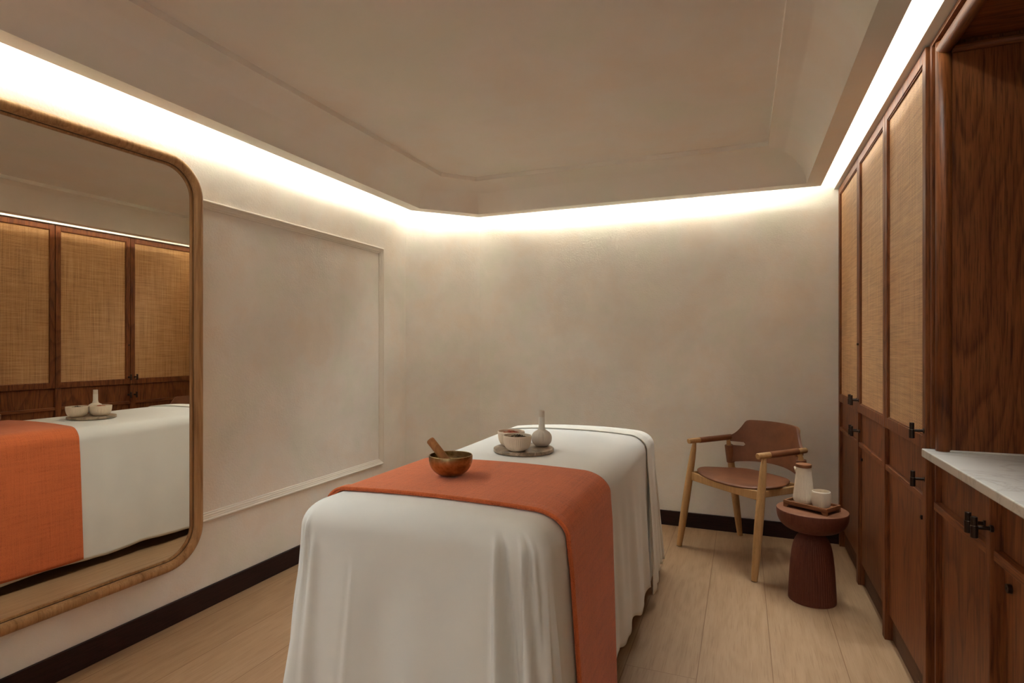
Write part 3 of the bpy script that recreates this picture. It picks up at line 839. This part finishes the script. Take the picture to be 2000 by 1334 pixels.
# seat: dished leather shell
bm = bmesh.new(); NR, NA = 14, 72; topv = []; botv = []
def seat_out(a):
    n_ = 3.0
    c, s_ = cos(a), sin(a)
    r = 1/((abs(c)**n_+abs(s_)**n_)**(1/n_))
    x = r*c*.304; y = r*s_
    yy = .250+y*(.196)
    x *= (1-.30*sm((yy-.10)/.36))
    return x, yy
def seat_z(x, y):
    return .461 + .019*(x/.29)**2 - .006*(1-(x/.28)**2)*cos((y-.26)/.19*1.2) + .010*sm((y-.30)/.15) - .004*sm((.12-y)/.05)
def ring2(q, dz, sc=1.):
    out = []
    for k in range(NA):
        x, y = seat_out(2*pi*k/NA); x *= q; y = .250+(y-.250)*q
        out.append(bm.verts.new((x, y, seat_z(x, y)+dz)))
    return out
rs = [[bm.verts.new((0, .250, seat_z(0, .250)+.008))]]
for q, dz in [(.15, .008), (.3, .008), (.45, .008), (.6, .008), (.75, .008), (.88, .0075), (.95, .006), (.985, .003), (1., -.001), (.99, -.006), (.96, -.009), (.8, -.012), (.5, -.012), (.2, -.012)]:
    rs.append(ring2(q, dz))
rs.append([bm.verts.new((0, .250, seat_z(0, .250)-.012))])
for A, Bq in zip(rs, rs[1:]):
    for k in range(NA):
        if len(A) == 1: bm.faces.new((A[0], Bq[k], Bq[(k+1) % NA]))
        elif len(Bq) == 1: bm.faces.new((A[k], Bq[0], A[(k+1) % NA]))
        else: bm.faces.new((A[k], Bq[k], Bq[(k+1) % NA], A[(k+1) % NA]))
cobj('seat', bm, M['leather_seat'], smooth=True)
# backrest: curved leather panel with a slot under each arm
XW = .276
xs = sorted(set([round(-XW+2*XW*k/64, 5) for k in range(65)]+[-.186, .186]))
def by(x): return .383+.098*(1-abs(x/XW)**2.3)
def ztopb(x):
    a = abs(x)
    if a < .165: return .779+.004*(1-(a/.165)**2)
    if a < .195: return .779-.010*((a-.165)/.03)**2
    return .672+.097*max(0, 1-(a-.195)/.081)**1.7
def zbotb(x): return .528-.030*(abs(x)/XW)**2.2
bm = bmesh.new(); cols = {}
lean = .10
def V3(x, z): return (x, by(x)+(z-.62)*.12*(1-abs(x/XW)**3), z)
ups = {}; los = {}; mids = {}
nU, nL = 10, 6
for x in xs:
    q_ = sm((abs(x)-.186)/.012); z0 = .6235+.0115*q_; z1 = ztopb(x)
    ups[x] = [bm.verts.new(V3(x, z0+(z1-z0)*k/nU)) for k in range(nU+1)]
    l0 = zbotb(x); l1 = .6215-.0115*q_
    los[x] = [bm.verts.new(V3(x, l0+(l1-l0)*k/nL)) for k in range(nL+1)]
for a, b_ in zip(xs, xs[1:]):
    for A, Bq, n_ in ((ups[a], ups[b_], nU), (los[a], los[b_], nL)):
        for k in range(n_): bm.faces.new((A[k], Bq[k], Bq[k+1], A[k+1]))
    if a >= -.187 and b_ <= .187:
        bm.faces.new((los[a][-1], los[b_][-1], ups[b_][0], ups[a][0]))
o = cobj('backrest', bm, M['leather'], smooth=True)
solid(o, .016, 0.)
b = o.modifiers.new('bevel', 'BEVEL'); b.width = .0045; b.segments = 3; b.limit_method = 'ANGLE'; b.angle_limit = .9
# wooden shell edge on the back of the panel
bm = bmesh.new(); ups = {}
for x in xs:
    if abs(x) > .20: continue
    z1 = ztopb(x)-.002
    ups[x] = [bm.verts.new((x, by(x)+(z-.62)*.12*(1-abs(x/XW)**3)+.013, z)) for z in [.55+(z1-.55)*k/12 for k in range(13)]]
kx = sorted(ups)
for a, b_ in zip(kx, kx[1:]):
    for k in range(12): bm.faces.new((ups[a][k], ups[b_][k], ups[b_][k+1], ups[a][k+1]))
o = cobj('back_shell', bm, M['ash'], smooth=True); solid(o, .008, 0.)
# leather loops around the rear legs
for sx in (-1, 1):
    pb, ptp = Vector((sx*.293, .5, .002)), Vector((sx*.270, .375, .646))
    def at(z): q = (z-.002)/.644; return pb.lerp(ptp, q)
    shade(cobj('leather_loop', tube([at(.498), at(.499), at(.55), at(.608), at(.609)], [.021, .0262, .0262, .0262, .021], 24), M['leather']))

# ------------------------------------------------------------------ side table and tea set
sx_, sy_ = .319, 3.185; SK = 1.03
st = empty('side_table', (sx_, sy_, 0), 'dark mahogany stool-like side table with fluted pedestal beside the armchair', 'side table')
prof = [(.106, 0), (.1075, .003), (.1065, .03), (.104, .08), (.1005, .14), (.096, .19), (.0905, .235), (.083, .268), (.072, .293), (.060, .308), (.050, .317), (.046, .323), (.045, .330), (.045, .345)]
prof = [(a_, b_*SK) for a_, b_ in prof]
bm = lathe([(0, 0)]+interp(prof, 4)+[(0, .345*SK)], (sx_, sy_, 0), 4*56, 56, .0030, (.006, .322))
obj('pedestal', bm, M['stool'], st, smooth=True)
pt_ = [(0, .330), (.045, .330), (.085, .332), (.115, .341), (.140, .359), (.1545, .384), (.1600, .410), (.1605, .427), (.1595, .4315)]
pt_ = [(a_, b_*SK) for a_, b_ in pt_]
o = obj('table_top', lathe(interp(pt_, 4), (sx_, sy_, 0), 96), M['stool'], st, smooth=True)
obj('top_surface', lathe([(.1595, .4315*SK), (.158, .4325*SK), (0, .4325*SK)], (sx_, sy_, 0), 96), M['stool_top'], o)
# serving tray
TA = math.radians(-34); tz = .4326*SK; TCX, TCY = .317, 3.186
tr = empty('serving_tray', (TCX, TCY, tz), 'small walnut footed tray on the side table', 'tray', rz=TA)
Lx, Ly = .108, .066
def tobj(name, bm, mat, **kw): return obj(name, bm, mat, tr, world=False, **kw)
tobj('tray_base', B((-Lx, Lx, -Ly, Ly, .014, .021)), M['walnut'], bevel=.001)
bm = B((-Lx, Lx, -Ly, -Ly+.009, .014, .033), (-Lx, Lx, Ly-.009, Ly, .014, .033), (-Lx, -Lx+.009, -Ly+.009, Ly-.009, .014, .033), (Lx-.009, Lx, -Ly+.009, Ly-.009, .014, .033))
tobj('rim', bm, M['walnut'], bevel=.0012)
for ax in (-1, 1):
    for ay in (-1, 1):
        bm = bmesh.new(); 
        x1 = ax*Lx; x0 = ax*(Lx-.028); x0b = ax*(Lx-.018)
        y1 = ay*Ly; y0 = ay*(Ly-.012)
        vs = [bm.verts.new(p) for p in ((x0, y0, .014), (x1, y0, .014), (x1, y1, .014), (x0, y1, .014), (x0b, y0, 0), (x1, y0, 0), (x1, y1, 0), (x0b, y1, 0))]
        for f in ((0, 1, 2, 3), (4, 5, 6, 7), (0, 1, 5, 4), (1, 2, 6, 5), (2, 3, 7, 6), (3, 0, 4, 7)): bm.faces.new([vs[i] for i in f])
        tobj('foot', bm, M['walnut'], bevel=.001)
cz = tz+.0212
ca, sa = cos(TA), sin(TA)
def on_tray(a, b): return (TCX+a*ca-b*sa, TCY+a*sa+b*ca)
# carafe
jx, jy = on_tray(-.046, .012)
cf = empty('carafe', (jx, jy, cz), 'tall ribbed cream carafe with wooden lid on the walnut tray', 'carafe')
pr = [(0, 0), (.034, 0), (.041, .002), (.0465, .010), (.0485, .022), (.0470, .040), (.0435, .070), (.0395, .105), (.0365, .135), (.0350, .158), (.0348, .165), (.0335, .167), (.032, .165), (.032, .150), (0, .150)]
pr = [(a_, b_*1.06) for a_, b_ in pr]
bm = lathe(interp(pr, 4), (jx, jy, cz), 176, 44, .0022, (.006, .165))
obj('body', bm, M['ceramic'], cf, smooth=True)
# spout
sd = Vector((-.97, .25, 0)).normalized(); sp = Vector((jx, jy, cz+.168))
bm = tube([sp+sd*.030+Vector((0, 0, -.016)), sp+sd*.037+Vector((0, 0, -.004)), sp+sd*.043+Vector((0, 0, .006))], [.010, .0075, .0035], 16)
obj('spout', bm, M['ceramic'], cf, smooth=True)
obj('lid', lathe([(0, .1765), (.0355, .1765), (.0365, .178), (.0368, .189), (.0355, .192), (0, .1925)], (jx, jy, cz), 48), M['walnut'], cf, bevel=.0005)
# cup
ux, uy = on_tray(.052, -.008)
cp = empty('cup', (ux, uy, cz), 'small ribbed cream cup on the walnut tray right of the carafe', 'cup')
pr = [(0, 0), (.026, 0), (.033, .002), (.0395, .012), (.0425, .030), (.0430, .050), (.0415, .072), (.0405, .0775), (.0392, .079), (.038, .0775), (.0385, .060), (.0395, .040), (.038, .020), (.030, .008), (0, .006)]
obj('body', lathe(interp(pr, 4), (ux, uy, cz), 160, 40, .0020, (.006, .070)), M['ceramic'], cp, smooth=True)
